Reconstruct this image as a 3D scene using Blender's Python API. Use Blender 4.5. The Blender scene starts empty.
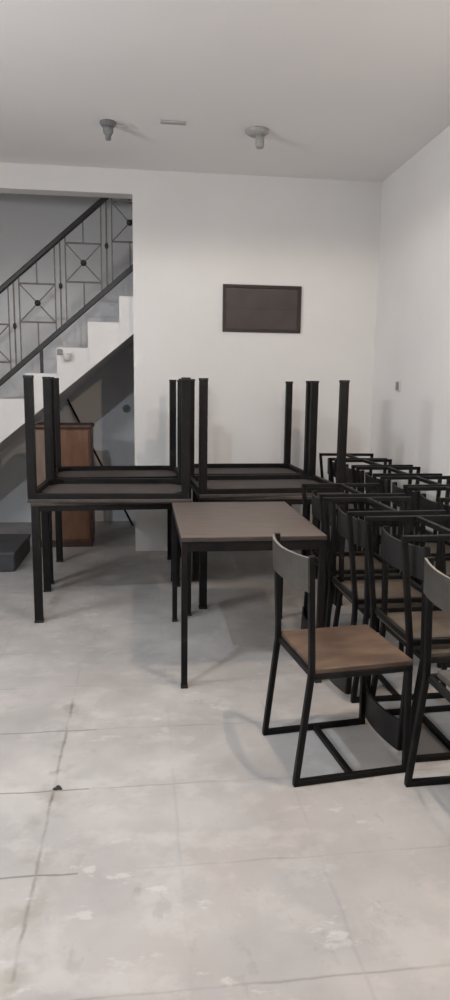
import bpy, bmesh, math, random
from mathutils import Vector, Matrix

# ------------------------------------------------------------------ camera, world, light, exposure
S = bpy.context.scene
COL = S.collection
S.view_settings.view_transform = 'Standard'
S.view_settings.look = 'None'
S.view_settings.gamma = 1.0
S.view_settings.use_curve_mapping = False
S.view_settings.exposure = 0.07

F_PX, PITCH, YAW, ROLL, CAM_H = 678.81, 0.1648, 0.1233, 0.0127, 1.4462
fw = Vector((math.sin(YAW) * math.cos(PITCH), math.cos(YAW) * math.cos(PITCH), -math.sin(PITCH)))
rt = Vector((math.cos(YAW), -math.sin(YAW), 0.0))
up = rt.cross(fw)
rt2 = rt * math.cos(ROLL) + up * math.sin(ROLL)
up2 = up * math.cos(ROLL) - rt * math.sin(ROLL)
cam_data = bpy.data.cameras.new('camera')
cam_data.sensor_fit = 'VERTICAL'
cam_data.sensor_height = 36.0
cam_data.lens = F_PX / 1000.0 * 36.0
cam_data.clip_start = 0.05
cam = bpy.data.objects.new('camera', cam_data)
cam.matrix_world = Matrix(((rt2.x, up2.x, -fw.x, 0.0), (rt2.y, up2.y, -fw.y, 0.0),
                           (rt2.z, up2.z, -fw.z, CAM_H), (0, 0, 0, 1)))
COL.objects.link(cam)
S.camera = cam

world = bpy.data.worlds.new('evening_sky')
world.use_nodes = True
world.node_tree.nodes['Background'].inputs[0].default_value = (0.86, 0.93, 1.0, 1)
world.node_tree.nodes['Background'].inputs[1].default_value = 0.15
S.world = world

# two shaded ceiling bulbs just ahead of and above the camera; (x, y, power, colour)
BULB_Z = 2.955
LAMPS = [(-0.90, 1.70, 100.0, (0.80, 0.90, 1.0)), (0.92, 2.12, 74.0, (1.0, 0.78, 0.60))]
BULB_R = 0.014
FILL_TUBE = (2.1, 2.25, 70.0, (0.96, 0.97, 1.0))   # y, z, power, colour of the added fill tube on the left wall

# room numbers
H = 3.179          # ceiling
D = 5.9225         # back wall
XR = 2.046         # right wall
XL = -2.9          # left wall
YF = -2.6          # open shop front behind the camera
XO = -0.06         # right edge of the stair opening
ZO = 2.99          # top of the stair opening
YB = 7.3           # wall behind the stairs
random.seed(4)

# ------------------------------------------------------------------ helpers
def link(o):
    COL.objects.link(o)
    return o

def obj(name, bm, mat, parent=None, smooth=False):
    me = bpy.data.meshes.new(name)
    bmesh.ops.recalc_face_normals(bm, faces=bm.faces)
    bm.to_mesh(me)
    bm.free()
    if smooth:
        for p in me.polygons:
            p.use_smooth = True
    mats = mat if isinstance(mat, (list, tuple)) else [mat]
    for m in mats:
        me.materials.append(m)
    o = bpy.data.objects.new(name, me)
    o.parent = parent
    return link(o)

def tag(o, label=None, cat=None, group=None, kind=None):
    if label: o['label'] = label
    if cat: o['category'] = cat
    if group: o['group'] = group
    if kind: o['kind'] = kind
    return o

def thing(name, label, cat, loc=(0, 0, 0), rotz=0.0, group=None):
    o = bpy.data.objects.new(name, None)
    o.empty_display_size = 0.1
    o.location = loc
    o.rotation_euler = (0, 0, rotz)
    link(o)
    return tag(o, label, cat, group)

def struct(name, bm, mat, parent=None, smooth=False):
    o = obj(name, bm, mat, parent, smooth)
    if parent is None:
        o['kind'] = 'structure'
    return o

def NB():
    return bmesh.new()

def box(bm, lo, hi, bevel=0.0, mat=None):
    g = bmesh.ops.create_cube(bm, size=1.0, matrix=Matrix.Translation(
        [(a + b) / 2 for a, b in zip(lo, hi)]) @ Matrix.Diagonal([abs(b - a) for a, b in zip(lo, hi)] + [1]))
    vs = g['verts']
    faces = set(f for v in vs for f in v.link_faces)
    if bevel:
        es = list(set(e for v in vs for e in v.link_edges))
        r = bmesh.ops.bevel(bm, geom=es, offset=bevel, segments=2, affect='EDGES', profile=0.5)
        faces = set(r['faces']) | set(f for f in faces if f.is_valid)
    if mat is not None:
        for f in faces: f.material_index = mat
    return vs

def sweep(bm, pts, w, h, up_axis=(0, 1, 0), bevel=0.0):
    """square tube through a list of points, mitred corners; w across up_axis plane, h along up_axis"""
    pts = [Vector(p) for p in pts]
    ua = Vector(up_axis).normalized()
    rings = []
    n = len(pts)
    for i, p in enumerate(pts):
        if i == 0: d = (pts[1] - pts[0]).normalized(); k = 1.0
        elif i == n - 1: d = (pts[-1] - pts[-2]).normalized(); k = 1.0
        else:
            d0 = (pts[i] - pts[i - 1]).normalized(); d1 = (pts[i + 1] - pts[i]).normalized()
            d = (d0 + d1).normalized()
            k = 1.0 / max(0.3, d.dot(d0))
        s = ua.cross(d).normalized()
        u = ua if abs(ua.dot(d)) < 1e-3 else d.cross(s).normalized()
        ring = []
        b = min(bevel, w * .4, h * .4)
        if b > 0:
            cs = [(-w / 2, -h / 2 + b), (-w / 2 + b, -h / 2), (w / 2 - b, -h / 2), (w / 2, -h / 2 + b),
                  (w / 2, h / 2 - b), (w / 2 - b, h / 2), (-w / 2 + b, h / 2), (-w / 2, h / 2 - b)]
        else:
            cs = [(-w / 2, -h / 2), (w / 2, -h / 2), (w / 2, h / 2), (-w / 2, h / 2)]
        for a, c in cs:
            ring.append(bm.verts.new(p + s * a * k + u * c))
        rings.append(ring)
    m = len(rings[0])
    for r0, r1 in zip(rings, rings[1:]):
        for j in range(m):
            bm.faces.new((r0[j], r0[(j + 1) % m], r1[(j + 1) % m], r1[j]))
    bm.faces.new(rings[0][::-1]); bm.faces.new(rings[-1])

def rod(bm, p0, p1, r, seg=10):
    p0 = Vector(p0); p1 = Vector(p1); d = p1 - p0
    q = d.to_track_quat('Z', 'Y').to_matrix().to_4x4()
    bmesh.ops.create_cone(bm, cap_ends=True, segments=seg, radius1=r, radius2=r, depth=d.length,
                          matrix=Matrix.Translation((p0 + p1) / 2) @ q)

def lathe(bm, prof, seg=28, at=(0, 0, 0)):
    """profile of (r, z)"""
    rings = []
    for r, z in prof:
        rings.append([bm.verts.new((at[0] + max(r, 1e-5) * math.cos(2 * math.pi * i / seg),
                                    at[1] + max(r, 1e-5) * math.sin(2 * math.pi * i / seg), at[2] + z)) for i in range(seg)])
    for a, b in zip(rings, rings[1:]):
        for i in range(seg):
            bm.faces.new((a[i], a[(i + 1) % seg], b[(i + 1) % seg], b[i]))
    bm.faces.new(rings[0]); bm.faces.new(rings[-1])
    bmesh.ops.remove_doubles(bm, verts=bm.verts, dist=2e-5)

def prism(bm, poly, y0, y1):
    """polygon in X-Z extruded along Y"""
    a = [bm.verts.new((x, y0, z)) for x, z in poly]
    b = [bm.verts.new((x, y1, z)) for x, z in poly]
    n = len(poly)
    for i in range(n):
        bm.faces.new((a[i], a[(i + 1) % n], b[(i + 1) % n], b[i]))
    f = [bm.faces.new(a), bm.faces.new(b[::-1])]
    bmesh.ops.triangulate(bm, faces=f)

def dup(root, loc, rot, label, group=None):
    r = root.copy(); link(r)
    r.location = loc; r.rotation_euler = rot
    r['label'] = label
    if group: r['group'] = group
    for ch in list(root.children):
        c = ch.copy(); link(c); c.parent = r
        for g in ch.children:
            d = g.copy(); link(d); d.parent = c
    return r

# ------------------------------------------------------------------ materials
def mat(name, col, rough=0.6, metal=0.0, col2=None, scale=6.0, detail=5.0, bump=0.0, bscale=40.0,
        stretch=(1, 1, 1), lo=0.35, hi=0.65, spec=0.5, vary=0.0):
    m = bpy.data.materials.new(name); m.use_nodes = True
    nt = m.node_tree; N = nt.nodes; L = nt.links
    b = N['Principled BSDF']
    b.inputs['Base Color'].default_value = (*col, 1)
    b.inputs['Roughness'].default_value = rough
    b.inputs['Metallic'].default_value = metal
    b.inputs['Specular IOR Level'].default_value = spec
    tc = N.new('ShaderNodeTexCoord'); mp = N.new('ShaderNodeMapping')
    mp.inputs['Scale'].default_value = stretch
    L.new(tc.outputs['Object'], mp.inputs['Vector'])
    if vary:                                  # each object its own patch of the pattern
        oi = N.new('ShaderNodeObjectInfo'); mu = N.new('ShaderNodeMath'); mu.operation = 'MULTIPLY'
        mu.inputs[1].default_value = 37.0
        L.new(oi.outputs['Random'], mu.inputs[0]); L.new(mu.outputs[0], mp.inputs['Location'])
    if col2:
        n = N.new('ShaderNodeTexNoise'); n.inputs['Scale'].default_value = scale; n.inputs['Detail'].default_value = detail
        r = N.new('ShaderNodeValToRGB')
        r.color_ramp.elements[0].position = lo; r.color_ramp.elements[0].color = (*col, 1)
        r.color_ramp.elements[1].position = hi; r.color_ramp.elements[1].color = (*col2, 1)
        L.new(mp.outputs[0], n.inputs['Vector']); L.new(n.outputs['Fac'], r.inputs[0])
        L.new(r.outputs[0], b.inputs['Base Color'])
    if bump:
        n2 = N.new('ShaderNodeTexNoise'); n2.inputs['Scale'].default_value = bscale; n2.inputs['Detail'].default_value = 6
        bp = N.new('ShaderNodeBump'); bp.inputs['Strength'].default_value = bump; bp.inputs['Distance'].default_value = 0.01
        L.new(mp.outputs[0], n2.inputs['Vector']); L.new(n2.outputs['Fac'], bp.inputs['Height'])
        L.new(bp.outputs[0], b.inputs['Normal'])
    return m

M_wall = mat('white_paint_wall', (0.78, 0.765, 0.745), 0.75, col2=(0.82, 0.805, 0.785), scale=1.3, bump=0.12, bscale=9)
M_ceil = mat('white_paint_ceiling', (0.88, 0.86, 0.85), 0.8, col2=(0.91, 0.89, 0.88), scale=0.9, bump=0.08, bscale=5)
M_swall = mat('pale_stairwell_paint', (0.80, 0.80, 0.81), 0.75, col2=(0.84, 0.84, 0.85), scale=1.3, bump=0.12, bscale=9)
M_stair = mat('white_stair_plaster', (0.82, 0.80, 0.78), 0.7, col2=(0.77, 0.755, 0.735), scale=4, bump=0.15, bscale=14)
M_steel = mat('dark_painted_steel', (0.0035, 0.0032, 0.0035), 0.55, 0.0, col2=(0.007, 0.006, 0.0058), scale=14, bump=0.05, bscale=90, vary=1, spec=0.22)
M_steel2 = mat('charcoal_table_steel', (0.0038, 0.0034, 0.0036), 0.55, 0.0, col2=(0.008, 0.0062, 0.0058), scale=10, bump=0.05, bscale=70, vary=1, spec=0.22)
M_cap = mat('black_rubber_cap', (0.008, 0.008, 0.008), 0.8, col2=(0.014, 0.014, 0.014), scale=30)
M_top = mat('grey_brown_laminate', (0.095, 0.074, 0.066), 0.5, col2=(0.125, 0.103, 0.090), scale=5, stretch=(1, 6, 1), bump=0.04, bscale=30, vary=1)
M_under = mat('raw_board_underside', (0.055, 0.045, 0.042), 0.75, col2=(0.078, 0.065, 0.060), scale=6, stretch=(1, 5, 1), vary=1)
M_seat = mat('worn_brown_wood_seat', (0.060, 0.037, 0.025), 0.5, col2=(0.125, 0.085, 0.056), scale=4.0, stretch=(1.2, 3.0, 1), bump=0.06, bscale=30, vary=1)
M_seat2 = mat('dull_brown_wood_seat', (0.052, 0.039, 0.028), 0.5, col2=(0.10, 0.079, 0.058), scale=4.0, stretch=(1.2, 3.0, 1), bump=0.06, bscale=30, vary=1)
M_seatgrey = mat('worn_grey_wood_seat', (0.05, 0.045, 0.042), 0.5, col2=(0.078, 0.071, 0.066), scale=4.0, stretch=(1.2, 4.0, 1), bump=0.06, bscale=30)
M_back = mat('grey_brown_backrest', (0.042, 0.038, 0.033), 0.42, col2=(0.062, 0.056, 0.048), scale=5, stretch=(1, 1, 4), bump=0.04, bscale=30, vary=1)
M_backdark = mat('black_backrest', (0.009, 0.008, 0.0085), 0.5, col2=(0.015, 0.0135, 0.013), scale=5, bump=0.04, bscale=30, spec=0.3)
M_edge = mat('bare_board_edge', (0.15, 0.14, 0.125), 0.5, col2=(0.20, 0.185, 0.165), scale=12)
M_tedge = mat('brown_table_edge', (0.035, 0.027, 0.024), 0.5, col2=(0.055, 0.044, 0.038), scale=12)
M_vent = mat('dark_brown_wood_frame', (0.016, 0.009, 0.009), 0.5, col2=(0.024, 0.014, 0.013), scale=9, stretch=(1, 1, 6))
M_louver = mat('dusty_brown_glass', (0.045, 0.033, 0.031), 0.45, col2=(0.060, 0.047, 0.043), scale=7)
M_rail = mat('black_painted_handrail', (0.008, 0.007, 0.008), 0.45, col2=(0.014, 0.011, 0.011), scale=12)
M_bar = mat('dull_iron_baluster', (0.12, 0.106, 0.10), 0.5, col2=(0.20, 0.18, 0.17), scale=25, bump=0.1)
M_cab = mat('orange_brown_veneer', (0.12, 0.050, 0.026), 0.5, col2=(0.18, 0.085, 0.045), scale=3.5, stretch=(5, 1, 1), bump=0.05)
M_cabdark = mat('dark_cabinet_edge', (0.050, 0.024, 0.018), 0.5, col2=(0.075, 0.036, 0.025), scale=8)
M_cabpale = mat('faded_brown_veneer', (0.17, 0.115, 0.085), 0.55, col2=(0.23, 0.16, 0.12), scale=4, stretch=(5, 1, 1))
M_plinth = mat('dark_slate_box', (0.045, 0.047, 0.050), 0.6, col2=(0.075, 0.072, 0.078), scale=5, bump=0.1)
M_plastic = mat('grey_plastic', (0.22, 0.22, 0.22), 0.5, col2=(0.27, 0.27, 0.27), scale=30)
M_white = mat('ivory_plastic', (0.62, 0.60, 0.56), 0.45, col2=(0.68, 0.66, 0.62), scale=30)
M_fix = mat('dusty_fixture', (0.17, 0.17, 0.175), 0.6, col2=(0.25, 0.25, 0.25), scale=30)
M_fix2 = mat('pale_fixture', (0.40, 0.39, 0.37), 0.6, col2=(0.46, 0.45, 0.43), scale=30)
M_shade = mat('enamel_lamp_shade', (0.75, 0.75, 0.72), 0.4, col2=(0.8, 0.8, 0.78), scale=20)

def floor_material():
    m = bpy.data.materials.new('worn_pale_floor_tiles'); m.use_nodes = True
    nt = m.node_tree; N = nt.nodes; L = nt.links
    b = N['Principled BSDF']
    tc = N.new('ShaderNodeTexCoord')
    sep = N.new('ShaderNodeSeparateXYZ'); L.new(tc.outputs['Object'], sep.inputs[0])
    def mth(op, a, c=None, clamp=False):
        n = N.new('ShaderNodeMath'); n.operation = op; n.use_clamp = clamp
        for i, v in enumerate((a, c)):
            if v is None: continue
            if isinstance(v, (int, float)): n.inputs[i].default_value = v
            else: L.new(v, n.inputs[i])
        return n.outputs[0]
    def noise(scale, detail=4, off=(0, 0, 0), rough=0.5, st=(1, 1, 1)):
        mp = N.new('ShaderNodeMapping'); mp.inputs['Location'].default_value = off; mp.inputs['Scale'].default_value = st
        L.new(tc.outputs['Object'], mp.inputs[0])
        n = N.new('ShaderNodeTexNoise'); n.inputs['Scale'].default_value = scale; n.inputs['Detail'].default_value = detail
        n.inputs['Roughness'].default_value = rough
        L.new(mp.outputs[0], n.inputs['Vector']); return n.outputs['Fac']
    def ramp(fac, p0, p1, c0=(0, 0, 0), c1=(1, 1, 1)):
        r = N.new('ShaderNodeValToRGB')
        r.color_ramp.elements[0].position = p0; r.color_ramp.elements[0].color = (*c0, 1)
        r.color_ramp.elements[1].position = p1; r.color_ramp.elements[1].color = (*c1, 1)
        L.new(fac, r.inputs[0]); return r.outputs[0]
    def mix(fac, a, c, mode='MIX'):
        n = N.new('ShaderNodeMix'); n.data_type = 'RGBA'; n.blend_type = mode
        if isinstance(fac, (int, float)): n.inputs[0].default_value = fac
        else: L.new(fac, n.inputs[0])
        for i, v in ((6, a), (7, c)):
            if isinstance(v, tuple): n.inputs[i].default_value = (*v, 1)
            else: L.new(v, n.inputs[i])
        return n.outputs[2]
    T = 0.4355
    wob = mth('MULTIPLY', mth('SUBTRACT', noise(7, 3), 0.5), 0.022)
    def joint(coord, off, w):
        u = mth('ADD', mth('SUBTRACT', coord, off), wob)
        u = mth('DIVIDE', u, T)
        fr = mth('FRACT', u)
        d = mth('MINIMUM', fr, mth('SUBTRACT', 1.0, fr))
        d = mth('MULTIPLY', d, T)
        return mth('SUBTRACT', 1.0, mth('DIVIDE', d, w), True)
    jx = joint(sep.outputs[0], -0.325, 0.0090)
    jy = joint(sep.outputs[1], 2.737, 0.0060)
    wear = ramp(noise(1.9, 4, (3, 5, 0)), 0.44, 0.60)
    # the long joint by the left tables is open and dirty; the others are half filled
    dx = mth('ABSOLUTE', mth('ADD', sep.outputs[0], 0.325))
    near = mth('SUBTRACT', 1.0, mth('DIVIDE', dx, 0.10), True)
    left = mth('MULTIPLY', mth('LESS_THAN', sep.outputs[0], -0.2), 0.75)
    ycut = mth('LESS_THAN', sep.outputs[1], 3.05)
    jxw = mth('MULTIPLY', jx, mth('MAXIMUM', mth('MULTIPLY', wear, 0.14), mth('MULTIPLY', mth('MULTIPLY', near, ycut), ramp(noise(8, 3, (6, 3, 0)), 0.36, 0.62, (0.12,) * 3, (0.8,) * 3))))
    jyw = mth('MULTIPLY', jy, mth('MAXIMUM', mth('MULTIPLY', wear, 0.38), mth('MULTIPLY', left, ycut)))
    jm = mth('MAXIMUM', jxw, jyw)
    base = ramp(noise(1.6, 6, (0, 0, 0), 0.6), 0.34, 0.68, (0.335, 0.323, 0.312), (0.468, 0.449, 0.434))
    base = mix(mth('MULTIPLY', ramp(noise(3.2, 3, (9, 2, 0), 0.4), 0.50, 0.62), 0.28), base, (0.54, 0.52, 0.49))
    base = mix(mth('MULTIPLY', ramp(noise(2.3, 3, (1, 7, 0), 0.4), 0.52, 0.68), 0.40), base, (0.38, 0.34, 0.315))
    base = mix(mth('MULTIPLY', ramp(noise(5.5, 2, (4, 1, 0), 0.3, (1.0, 2.0, 1)), 0.64, 0.71), 0.08), base, (0.60, 0.585, 0.56))
    base = mix(mth('MULTIPLY', ramp(noise(6.5, 2, (14, 6, 0), 0.3, (1.6, 1.0, 1)), 0.64, 0.72), 0.10), base, (0.36, 0.34, 0.31))
    base = mix(mth('MULTIPLY', ramp(noise(22, 4, (2, 2, 0), 0.6), 0.64, 0.74), 0.35), base, (0.30, 0.27, 0.24))
    clus = ramp(noise(1.3, 3, (11, 4, 0), 0.5), 0.46, 0.60)
    def wearmix(b_, sc, off, st, lo, hi, k, c, clustered=True):
        f = mth('MULTIPLY', ramp(noise(sc, 5, off, 0.62, st), lo, hi), k)
        return mix(mth('MULTIPLY', f, clus) if clustered else f, b_, c)
    base = wearmix(base, 3.1, (21, 3, 0), (1, 1.3, 1), 0.52, 0.60, 0.30, (0.58, 0.565, 0.54), False)
    base = wearmix(base, 2.6, (31, 13, 0), (1.4, 1, 1), 0.53, 0.62, 0.30, (0.34, 0.32, 0.30), False)
    base = wearmix(base, 7.0, (41, 3, 0), (1, 1.8, 1), 0.60, 0.66, 0.42, (0.64, 0.63, 0.60))
    base = wearmix(base, 6.0, (51, 8, 0), (1.6, 1, 1), 0.60, 0.67, 0.40, (0.27, 0.25, 0.23))
    # smudge beside the joint
    sm = mth('MULTIPLY', mth('MULTIPLY', near, ramp(noise(9, 3, (5, 5, 0)), 0.50, 0.62)), ycut)
    base = mix(mth('MULTIPLY', sm, 0.8), base, (0.30, 0.28, 0.24))
    out = mix(jm, base, (0.10, 0.09, 0.078))
    L.new(out, b.inputs['Base Color'])
    rg = ramp(noise(4, 5, (8, 0, 0)), 0.3, 0.7, (0.38,) * 3, (0.62,) * 3)
    L.new(rg, b.inputs['Roughness'])
    bp = N.new('ShaderNodeBump'); bp.inputs['Strength'].default_value = 0.5; bp.inputs['Distance'].default_value = 0.004
    hgt = mth('SUBTRACT', mth('MULTIPLY', noise(12, 5), 0.3), jm)
    L.new(hgt, bp.inputs['Height']); L.new(bp.outputs[0], b.inputs['Normal'])
    return m
M_floor = floor_material()

# ------------------------------------------------------------------ the room
bm = NB(); box(bm, (XL - .15, YF, -0.12), (XR + .15, YB + .15, 0.0)); struct('floor', bm, M_floor)
bm = NB(); box(bm, (XL - .15, YF, H), (XR + .15, D + .15, H + .12)); struct('ceiling', bm, M_ceil)
bm = NB()                                     # back wall with the opening to the stairs
box(bm, (XO, D, 0), (XR, D + .15, H)); box(bm, (-2.55, D, ZO), (XO, D + .15, H)); box(bm, (XL, D, 0), (-2.55, D + .15, H))
struct('wall_back', bm, M_wall)
bm = NB(); box(bm, (XR, YF, 0), (XR + .15, YB + .15, 5.2)); struct('wall_right', bm, M_wall)
bm = NB(); box(bm, (XL - .15, YF, 0), (XL, YB + .15, 5.2)); struct('wall_left', bm, M_wall)
bm = NB(); box(bm, (XL, YB, 0), (XR, YB + .15, 5.2)); struct('wall_stairwell', bm, M_swall)
bm = NB(); box(bm, (XL, D + .15, 5.2), (XR, YB + .15, 5.3)); box(bm, (XL, D + .03, H + .12), (XR, D + .15, 5.3))
struct('wall_stairwell_upper', bm, M_wall)

# staircase: rises to the right behind the opening
RUN, RISE = 0.268, 0.2195
YS0, YS1 = D + .15, YB
cx, cz = -0.182, 2.202                        # a nosing
def soff(x): return 1.88 + 0.82 * (x + 0.075)
xs0 = -0.075 - 1.88 / 0.82
bm = NB()
for k in range(-9, 5):
    x = cx + k * RUN; x2 = x + RUN + (0.0015 if k < 4 else 0); z = cz + k * RISE
    if x < xs0 < x2: pg = [(x, 0), (xs0, 0), (x2, soff(x2)), (x2, z), (x, z)]
    else: pg = [(x, max(0, soff(x))), (x2, max(0, soff(x2))), (x2, z), (x, z)]
    prism(bm, pg, YS0, YS1)
struct('trim_1', bm, M_stair)['label'] = 'white plastered flight of stairs rising to the right'

# window: dark louvred vent high in the back wall
wt = thing('window_1', None, None, (1.031, D, 1.914)); wt['kind'] = 'structure'
wt['label'] = 'small dark brown framed vent window high on the back wall'
W2, WH = 0.3385, 0.390
bm = NB()
box(bm, (-W2, -.022, 0), (W2, .0, .026), .002); box(bm, (-W2, -.022, WH - .026), (W2, .0, WH), .002)
box(bm, (-W2, -.022, .026), (-W2 + .024, .0, WH - .026), .002); box(bm, (W2 - .034, -.022, .026), (W2, .0, WH - .026), .002)
obj('window_frame', bm, M_vent, wt)
bm = NB()
for i in range(2):
    z0 = .026 + i * .169
    sweep(bm, [(-W2 + .024, -.008, z0 + .084), (W2 - .034, -.008, z0 + .084)], .012, .166, (0, -.05, 1))
obj('louver', bm, M_louver, wt)
bm = NB(); box(bm, (-W2 + .024, -.016, .190), (W2 - .034, -.006, .196)); obj('glazing_bar', bm, M_vent, wt)

# ------------------------------------------------------------------ stair railing
YRL = YS0 + 0.05
def z_hand(x): return 2.236 + 0.872 * (x + 1.165)
def z_bot(x): return 1.470 + 0.868 * (x + 1.190)
rt_ = thing('stair_railing', 'black stair railing with crossed iron panels and round bosses, on the stair edge', 'railing', (-0.8, YRL, soff(-0.8)))
off = Vector((-0.8, YRL, soff(-0.8)))
def RP(x, z, dy=0): return Vector((x, YRL + dy, z)) - off
xa, xb = -2.30, 0.75
bm = NB(); sweep(bm, [RP(xa, z_hand(xa)), RP(xb, z_hand(xb))], .043, .045, (0, 1, 0), .008); obj('handrail', bm, M_rail, rt_)
bm = NB(); sweep(bm, [RP(xa, z_bot(xa)), RP(xb, z_bot(xb))], .044, .030, (0, 1, 0), .005); obj('bottom_rail', bm, M_rail, rt_)
PER = 0.391
xc0 = -0.478                                   # centre of the second crossed panel
for k in range(-4, 4):
    xc = xc0 + k * PER
    if xc > 0.7: continue
    zc = (z_hand(xc) + z_bot(xc)) / 2 + 0.010
    hw, hh = 0.150, 0.158
    bm = NB()
    for s in (-1, 1):
        rod(bm, RP(xc + s * hw, z_bot(xc + s * hw)), RP(xc + s * hw, z_hand(xc + s * hw)), .0055, 8)
        rod(bm, RP(xc - hw, zc + s * hh), RP(xc + hw, zc + s * hh), .0075, 8)
        rod(bm, RP(xc - hw, zc - s * hh, .004 * s), RP(xc + hw, zc + s * hh, .004 * s), .0055, 8)
    rod(bm, RP(xc, zc + hh), RP(xc, z_hand(xc)), .0055, 8)
    rod(bm, RP(xc, zc - hh), RP(xc, z_bot(xc)), .0055, 8)
    pn = obj('crossed_panel', bm, M_bar, rt_)
    bm = NB(); bmesh.ops.create_uvsphere(bm, u_segments=14, v_segments=10, radius=.026, matrix=Matrix.Translation(RP(xc, zc)))
    obj('boss', bm, M_rail, pn, True)
    xm = xc + PER / 2
    bm = NB(); rod(bm, RP(xm, z_bot(xm)), RP(xm, z_hand(xm)), .007, 8)
    br = obj('baluster', bm, M_bar, rt_)
    bm = NB(); bmesh.ops.create_uvsphere(bm, u_segments=12, v_segments=8, radius=.018,
                                         matrix=Matrix.Translation(RP(xm, (z_bot(xm) + z_hand(xm)) / 2 - .015)) @ Matrix.Diagonal((.9, .9, 1.5, 1)))
    obj('boss', bm, M_rail, br, True)
for n_ in (-7, -5, -3, 1):
    xp = cx + n_ * RUN + 0.135
    zt = cz + n_ * RISE
    bm = NB(); sweep(bm, [RP(xp, zt), RP(xp, z_bot(xp))], .026, .026, (0, 1, 0), .003); obj('rail_post', bm, M_rail, rt_)

# ------------------------------------------------------------------ tables
def make_table(name, label, w, d, h, leg, frame_h, slab, group=None, top=M_top):
    """origin: centre of the footprint on the floor"""
    t = thing(name, label, 'table', (0, 0, 0), 0, group)
    bm = NB(); box(bm, (-w / 2, -d / 2, h - slab), (w / 2, d / 2, h), .003)
    for f in bm.faces:
        f.material_index = 1 if f.normal.z < -.5 else (0 if f.normal.z > .5 else 2)
    obj('tabletop', bm, [top, M_under, M_tedge], t)
    bm = NB(); z0, z1 = h - slab - frame_h, h - slab; fw_ = 0.030; e = 0.004
    box(bm, (-w / 2 + e, -d / 2 + e, z0), (w / 2 - e, -d / 2 + e + fw_, z1), .002)
    box(bm, (-w / 2 + e, d / 2 - e - fw_, z0), (w / 2 - e, d / 2 - e, z1), .002)
    box(bm, (-w / 2 + e, -d / 2 + e + fw_, z0), (-w / 2 + e + fw_, d / 2 - e - fw_, z1), .002)
    box(bm, (w / 2 - e - fw_, -d / 2 + e + fw_, z0), (w / 2 - e, d / 2 - e - fw_, z1), .002)
    for sx in (-1, 1):
        for sy in (-1, 1):
            c = Vector((sx * (w / 2 - e - fw_), sy * (d / 2 - e - fw_), z0 + frame_h * .5))
            sweep(bm, [c + Vector((-sx * .09, 0, 0)), c + Vector((0, -sy * .09, 0))], .004, frame_h * .8, (0, 0, 1))
    obj('apron', bm, M_steel2, t)
    for sx in (-1, 1):
        for sy in (-1, 1):
            x = sx * (w / 2 - leg / 2 - .002); y = sy * (d / 2 - leg / 2 - .002)
            bm = NB(); box(bm, (x - leg / 2, y - leg / 2, .012), (x + leg / 2, y + leg / 2, h - slab - .001), .003)
            lg = obj('leg', bm, M_steel2, t)
            bm = NB(); box(bm, (x - leg / 2 - .002, y - leg / 2 - .002, 0), (x + leg / 2 + .002, y + leg / 2 + .002, .016), .002)
            obj('foot_cap', bm, M_cap, lg)
    return t

def flipped(src, x, y, z, rz, label, group=None):
    return dup(src, (x, y, z), (math.pi, 0, rz), label, group)

TH = 0.750
TA = make_table('dining_table', 'upright dark table at front left, carrying an upside-down table',
                0.972, 0.70, TH, 0.050, 0.034, 0.020, 'dark metal-framed tables')
TA.location = (-0.196, 4.475, 0); TA.rotation_euler = (0, 0, 0.055)
T_B = dup(TA, (-0.222, 5.285, 0), (0, 0, 0.005), 'upright dark table at back left, nearest the brown cabinet')
T_C = dup(TA, (0.855, 4.625, 0), (0, 0, -0.005), 'upright dark table directly behind the small front table, carrying another')
T_D = dup(TA, (0.800, 5.365, 0), (0, 0, 0.0), 'upright dark table against the back wall beneath the vent window')
flipped(TA, -0.184, 4.440, 2 * TH, -0.030, 'upside-down table at far left, legs up, stacked on the front left table')
flipped(TA, -0.184, 5.210, 2 * TH, 0.065, 'upside-down table at back left, legs up, nearest the stair opening')
flipped(TA, 0.828, 4.620, 2 * TH, 0.05, 'upside-down table, legs up, directly behind the small front table')
flipped(TA, 0.792, 5.370, 2 * TH, 0.03, 'upside-down table, legs up, nearest the back wall beneath the vent window')

FT = make_table('dining_table', 'smaller grey-topped table with slim legs standing alone in front, nothing stacked on it',
                0.700, 0.985, TH, 0.030, 0.048, 0.022)
FT['group'] = 'dark metal-framed tables'
FT.location = (0.530, 3.590, 0); FT.rotation_euler = (0, 0, 0.0)

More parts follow.
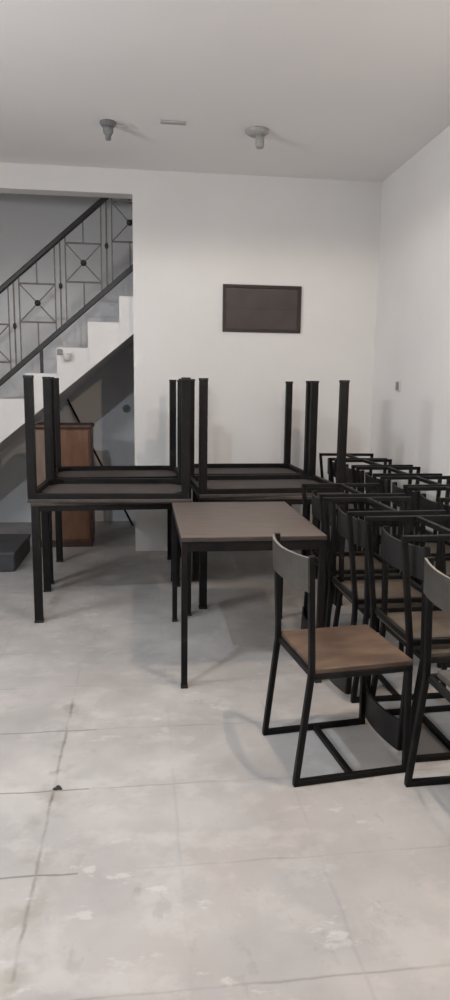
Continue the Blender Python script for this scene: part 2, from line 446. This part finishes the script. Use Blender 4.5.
# ------------------------------------------------------------------ chairs
CW, CL, SH, CH = 0.405, 0.465, 0.452, 0.868     # width, runner length, seat height, overall height
TB = 0.022
def make_chair(label, seat_mat=M_seat, raised=False, back_mat=None):
    """faces +X; origin: centre of the footprint on the floor"""
    t = thing('dining_chair', label, 'chair')
    x0 = -CL / 2; x1 = CL / 2; h = TB / 2
    for s in (-1, 1):
        y = s * (CW / 2 - h)
        bm = NB(); sweep(bm, [(x0 + h, y, h), (x1 - h, y, h)], TB, TB, (0, 1, 0), .002)
        box(bm, (x0, y - h, 0), (x0 + TB, y + h, TB), .002); box(bm, (x1 - TB, y - h, 0), (x1, y + h, TB), .002)
        obj('runner', bm, M_steel, t)
        bm = NB(); sweep(bm, [(x1 - h, y, TB), (x1 - h - .010, y, SH - .020)], TB, TB, (0, 1, 0), .002); obj('leg', bm, M_steel, t)
        bm = NB(); sweep(bm, [(x0 + h, y, TB), (x0 + h + .045, y, SH - .03), (x0 + h + .045, y, SH + .03), (x0 + h + .030, y, CH)],
                         TB, TB, (0, 1, 0), .002)
        obj('back_post', bm, M_steel, t)
    bm = NB(); xa_ = x0 + .045 + h; xb_ = x1 - .010
    for s in (-1, 1):
        y = s * (CW / 2 - h)
        sweep(bm, [(xa_, y, SH - .020 - h), (xb_, y, SH - .020 - h)], TB, TB, (0, 1, 0), .002)
    for x in (xa_ + h, xb_ - h - .001):
        sweep(bm, [(x, -CW / 2 + TB, SH - .020 - h), (x, CW / 2 - TB, SH - .020 - h)], TB, TB, (0, 0, 1), .002)
    obj('seat_frame', bm, M_steel, t)
    bm = NB(); sweep(bm, [(0, -CW / 2 + TB, h), (0, CW / 2 - TB, h)], TB, TB, (0, 0, 1), .002); obj('stretcher', bm, M_steel, t)
    bm = NB()
    if raised:
        box(bm, (xa_ + .03, -CW / 2 + .03, SH - .020), (xb_ - .02, CW / 2 - .03, SH + .006), .004)
    else:
        box(bm, (xa_ + h + .002, -CW / 2 + .002, SH - .020), (xb_ + .004, CW / 2 - .002, SH), .004)
    obj('seat', bm, seat_mat, t)
    # curved back panel, bulging away from the sitter, its upper edge dipping between the posts
    bm = NB(); n = 14; fr, bk = [], []
    for i in range(n + 1):
        u = -1 + 2 * i / n
        y = u * (CW / 2 - .001)
        bul = -0.034 * (1 - u * u) - 0.012
        zt = CH - .003 - .004 * (1 - u * u); zb = CH - .128 + .006 * (1 - u * u)
        xt = x0 + h + .031 + bul; xbm = x0 + h + .035 + bul
        fr.append((bm.verts.new((xt + .005, y, zt)), bm.verts.new((xbm + .005, y, zb))))
        bk.append((bm.verts.new((xt - .005, y, zt)), bm.verts.new((xbm - .005, y, zb))))
    for i in range(n):
        bm.faces.new((fr[i][0], fr[i + 1][0], fr[i + 1][1], fr[i][1]))
        bm.faces.new((bk[i][0], bk[i][1], bk[i + 1][1], bk[i + 1][0]))
        bm.faces.new((fr[i][0], bk[i][0], bk[i + 1][0], fr[i + 1][0])).material_index = 1
        bm.faces.new((fr[i][1], fr[i + 1][1], bk[i + 1][1], bk[i][1]))
    bm.faces.new((fr[0][0], fr[0][1], bk[0][1], bk[0][0])); bm.faces.new((fr[-1][0], bk[-1][0], bk[-1][1], fr[-1][1]))
    obj('backrest', bm, [back_mat or M_back, back_mat or M_edge], t)
    return t

GRP = 'sled-base chairs stacked at the right side of the room'
C1 = make_chair('front left chair with brown wooden seat, standing alone before the small table')
C1.location = (0.752, 2.462, 0); C1.rotation_euler = (0, 0, 0.12)
C2 = make_chair('chair with grey seat cut off by the right edge of the photo, nearest the camera', M_seatgrey, True)
C2.location = (1.195, 2.018, 0); C2.rotation_euler = (0, 0, 0.03)
C1['group'] = GRP; C2['group'] = GRP
C3 = make_chair('x', M_seat2, back_mat=M_backdark)
ord_ = ['first', 'second', 'third', 'fourth', 'fifth']
# inner row of stacked pairs (upright chair x, y, rz; upturned chair x, y, rz)
INNER = [((1.235, 2.560, 0.05), (1.194, 2.590, 0.03)),
         ((1.190, 3.075, 0.02), (1.140, 3.095, 0.02)),
         ((1.180, 3.575, 0.00), (1.148, 3.595, 0.01))]
OUTER = [((1.770, 3.425, 0.02), (1.725, 3.450, 0.03)),
         ((1.775, 3.890, -0.02), (1.730, 3.912, 0.00)),
         ((1.775, 4.400, 0.03), (1.730, 4.420, -0.03)),
         ((1.770, 4.890, 0.00), (1.725, 4.915, 0.04)),
         ((1.765, 5.370, -0.03), (1.717, 5.395, -0.05))]
where_in = ['in the inner row, in the stacked pair nearest the camera',
            'in the inner row, in its middle stacked pair',
            'in the inner row, in the pair nearest the tables']
for i, (u, v) in enumerate(INNER):
    lb = 'upright brown-seated chair ' + where_in[i]
    if i == 0:
        C3.location = (u[0], u[1], 0); C3.rotation_euler = (0, 0, u[2]); C3['label'] = lb; C3['group'] = GRP
    else: dup(C3, (u[0], u[1], 0), (0, 0, u[2]), lb, GRP)
    flipped(C3, v[0], v[1], 2 * SH, v[2], 'upside-down chair, legs up, ' + where_in[i], GRP)
for i, (u, v) in enumerate(OUTER):
    w = '%s pair from the front along the right wall' % ord_[i]
    if i == 4: w = 'rearmost pair, in the corner of the room'
    dup(C3, (u[0], u[1], 0), (0, 0, u[2]), 'upright chair under an upturned one, ' + w, GRP)
    flipped(C3, v[0], v[1], 2 * SH, v[2], 'upside-down chair stacked legs up, ' + w, GRP)

# ------------------------------------------------------------------ under the stairs
cb = thing('cabinet', 'orange-brown wooden cabinet with dark top standing under the stairs', 'cabinet', (-0.690, 6.27, 0), 0.0)
bm = NB(); box(bm, (-.245, -.17, .05), (.245, .17, 1.075), .012); obj('body', bm, M_cab, cb)
bm = NB(); box(bm, (-.258, -.19, 1.065), (.258, .18, 1.105), .016); obj('cabinet_top', bm, M_cabdark, cb)
bm = NB(); box(bm, (-.240, -.186, .07), (-.075, -.170, 1.055), .004); d0 = obj('door', bm, M_cabpale, cb); d0['label'] = 'faded paler brown door'
bm = NB(); box(bm, (-.068, -.186, .07), (.228, -.170, 1.055), .010); d1 = obj('door', bm, M_cab, cb)
bm = NB(); rod(bm, (-.045, -.20, .54), (-.045, -.20, .62), .005); rod(bm, (-.045, -.20, .55), (-.045, -.184, .55), .004); rod(bm, (-.045, -.20, .61), (-.045, -.184, .61), .004)
obj('handle', bm, M_cabdark, d1)
bm = NB(); box(bm, (.228, -.188, .05), (.247, -.168, 1.068), .004); obj('edge_strip', bm, M_cabdark, cb)
bm = NB(); box(bm, (-.235, -.15, 0), (.235, .16, .052), .003); obj('plinth', bm, M_cabdark, cb)

pl_a = Vector((-0.095, 6.98, 0.012)); pl_b = Vector((-0.760, 7.265, 1.30))
bm = NB(); rod(bm, (0, 0, 0), pl_b - pl_a, .011, 10)
o = obj('pole', bm, M_steel); o.location = pl_a
tag(o, 'thin dark pole leaning on the wall behind the brown cabinet under the stairs', 'pole')

bm = NB(); box(bm, (-.55, -.30, 0), (.0, .38, .150), .012)
o = obj('storage_box', bm, M_plinth); o.location = (-0.985, 5.60, 0); o.rotation_euler = (0, 0, -0.02)
tag(o, 'low dark grey box on the floor at the left edge, before the stairs', 'box')
bm = NB(); box(bm, (-.556, -.306, .122), (.006, .386, .158), .008); obj('lid', bm, M_plinth, o)

# ------------------------------------------------------------------ small wall and ceiling fittings
t = thing('wall_switch', 'small grey switch on the right wall above the stacked chairs', 'switch', (XR, 5.295, 1.43))
bm = NB(); box(bm, (-.012, -.042, 0), (0, .042, .086), .004); obj('plate', bm, M_white, t)
bm = NB(); box(bm, (-.018, -.030, .012), (-.011, .030, .074), .003); obj('rocker', bm, M_plastic, t)
t = thing('round_switch', 'round grey switch on the wall under the stairs', 'switch', (-0.155, YB, 1.17))
bm = NB(); rod(bm, (0, -.014, .04), (0, 0, .04), .042, 24); obj('plate', bm, M_plastic, t)
bm = NB(); box(bm, (-.012, -.022, .022), (.012, -.013, .058), .002); obj('rocker', bm, M_fix, t)
t = thing('wall_socket', 'small socket with a white cup-shaped cover on the white stair side', 'socket', (-0.690, YS0, 1.655))
bm = NB(); box(bm, (-.022, -.014, .045), (.022, 0, .095), .004); obj('plate', bm, M_plastic, t)
bm = NB(); lathe(bm, [(.028, 0), (.034, .02), (.036, .06), (.030, .06), (.028, .02), (.0, .01)], 20, (.062, -.038, 0))
obj('cover', bm, M_white, t, True)

t = thing('lamp_holder', 'dark grey empty lamp holder on the ceiling near the stair opening', 'lamp holder', (-0.206, 4.94, H), 0, 'ceiling lamp holders')
bm = NB(); lathe(bm, [(.055, 0), (.055, -.012), (.040, -.030), (.0, -.030)]); obj('ceiling_rose', bm, M_fix, t, True)
bm = NB(); lathe(bm, [(.036, -.028), (.034, -.062), (.020, -.085), (.018, -.110), (.0, -.110)]); obj('socket', bm, M_fix, t, True)
bm = NB(); sweep(bm, [(.03, 0, -.018), (.135, .01, -.018)], .012, .016, (0, 0, 1), .002); obj('cable', bm, M_fix2, t)
t = thing('lamp_holder', 'pale lamp holder on the ceiling above the vent window', 'lamp holder', (0.800, 4.93, H), 0, 'ceiling lamp holders')
bm = NB(); lathe(bm, [(.082, 0), (.080, -.014), (.055, -.032), (.0, -.034)]); obj('ceiling_rose', bm, M_fix2, t, True)
bm = NB(); lathe(bm, [(.030, -.030), (.030, -.090), (.026, -.110), (.0, -.110)], 20, (.02, 0, 0)); obj('socket', bm, M_fix2, t, True)
bm = NB(); box(bm, (-.085, -.02, -.014), (.085, .02, 0), .004)
o = obj('junction_cover', bm, M_fix2); o.location = (0.225, 4.86, H)
tag(o, 'flat junction cover strip on the ceiling between the two lamp holders', 'cover')

# ------------------------------------------------------------------ the two shaded lamps that light the room
for i, (x, y, pw, colr) in enumerate(LAMPS):
    t = thing('ceiling_lamp', ['shaded ceiling lamp to the left, above the open floor', 'shaded ceiling lamp to the right, above the front chairs'][i],
              'lamp', (x, y, H))
    zb = BULB_Z - H
    bm = NB(); lathe(bm, [(.05, 0), (.05, -.02), (.0, -.025)]); obj('ceiling_rose', bm, M_shade, t, True)
    bm = NB(); rod(bm, (0, 0, -.02), (0, 0, zb + .09), .006); obj('rod', bm, M_fix, t)
    bm = NB(); R_ = 0.26; lip = -0.0945 * R_
    prof = [(.0, .096), (.06, .094), (.16, .06), (R_, lip), (R_ - .003, lip), (.157, .056), (.058, .090), (.0, .092)]
    lathe(bm, [(r, z + zb) for r, z in prof], 48); obj('lamp_shade', bm, M_shade, t, True)
    ld = bpy.data.lights.new('bulb', 'POINT'); ld.energy = pw; ld.color = colr; ld.shadow_soft_size = BULB_R
    lo = bpy.data.objects.new('bulb_light', ld); lo.location = (0, 0, zb); lo.parent = t; link(lo)

# fill light added out of view on the left wall to lift ceiling and walls
ty, tz, tp, tc_ = FILL_TUBE
t = thing('added_fill_tube', 'added unseen fill light, a long tube mounted high on the left wall', 'lamp', (XL, ty, tz))
bm = NB(); box(bm, (0, -.62, -.03), (.045, .62, .03), .004); obj('batten', bm, M_white, t)
for s_ in (-1, 1):
    bm = NB(); box(bm, (.045, s_ * .61 - .015, -.02), (.095, s_ * .61 + .015, .02), .004); obj('tube_holder', bm, M_white, t)
bm = NB(); rod(bm, (.072, -.596, 0), (.072, .596, 0), .013, 16); obj('tube', bm, M_shade, t, True)  # tube body of the added fixture; the area lamp gives the fill
ld = bpy.data.lights.new('tube', 'AREA'); ld.shape = 'RECTANGLE'; ld.size = 1.18; ld.size_y = 0.05
ld.energy = tp; ld.color = tc_
lo = bpy.data.objects.new('fill_glow', ld); lo.location = (.10, 0, 0); lo.rotation_euler = (0, -math.pi / 2, 0)
lo.rotation_euler = Matrix(((0, 0, -1), (1, 0, 0), (0, -1, 0))).to_euler(); lo.parent = t; link(lo)

bm = NB(); bmesh.ops.create_icosphere(bm, subdivisions=2, radius=.012)
for v in bm.verts:
    v.co *= 1 + .35 * math.sin(v.co.x * 310 + v.co.y * 170); v.co.z = max(0.0, v.co.z * .5 + .002); v.co.x *= 1.3
o = obj('debris_chip', bm, M_cap); o.location = (-0.312, 2.315, 0.0)
tag(o, 'small dark chip of debris on the floor joint at lower left', 'debris')
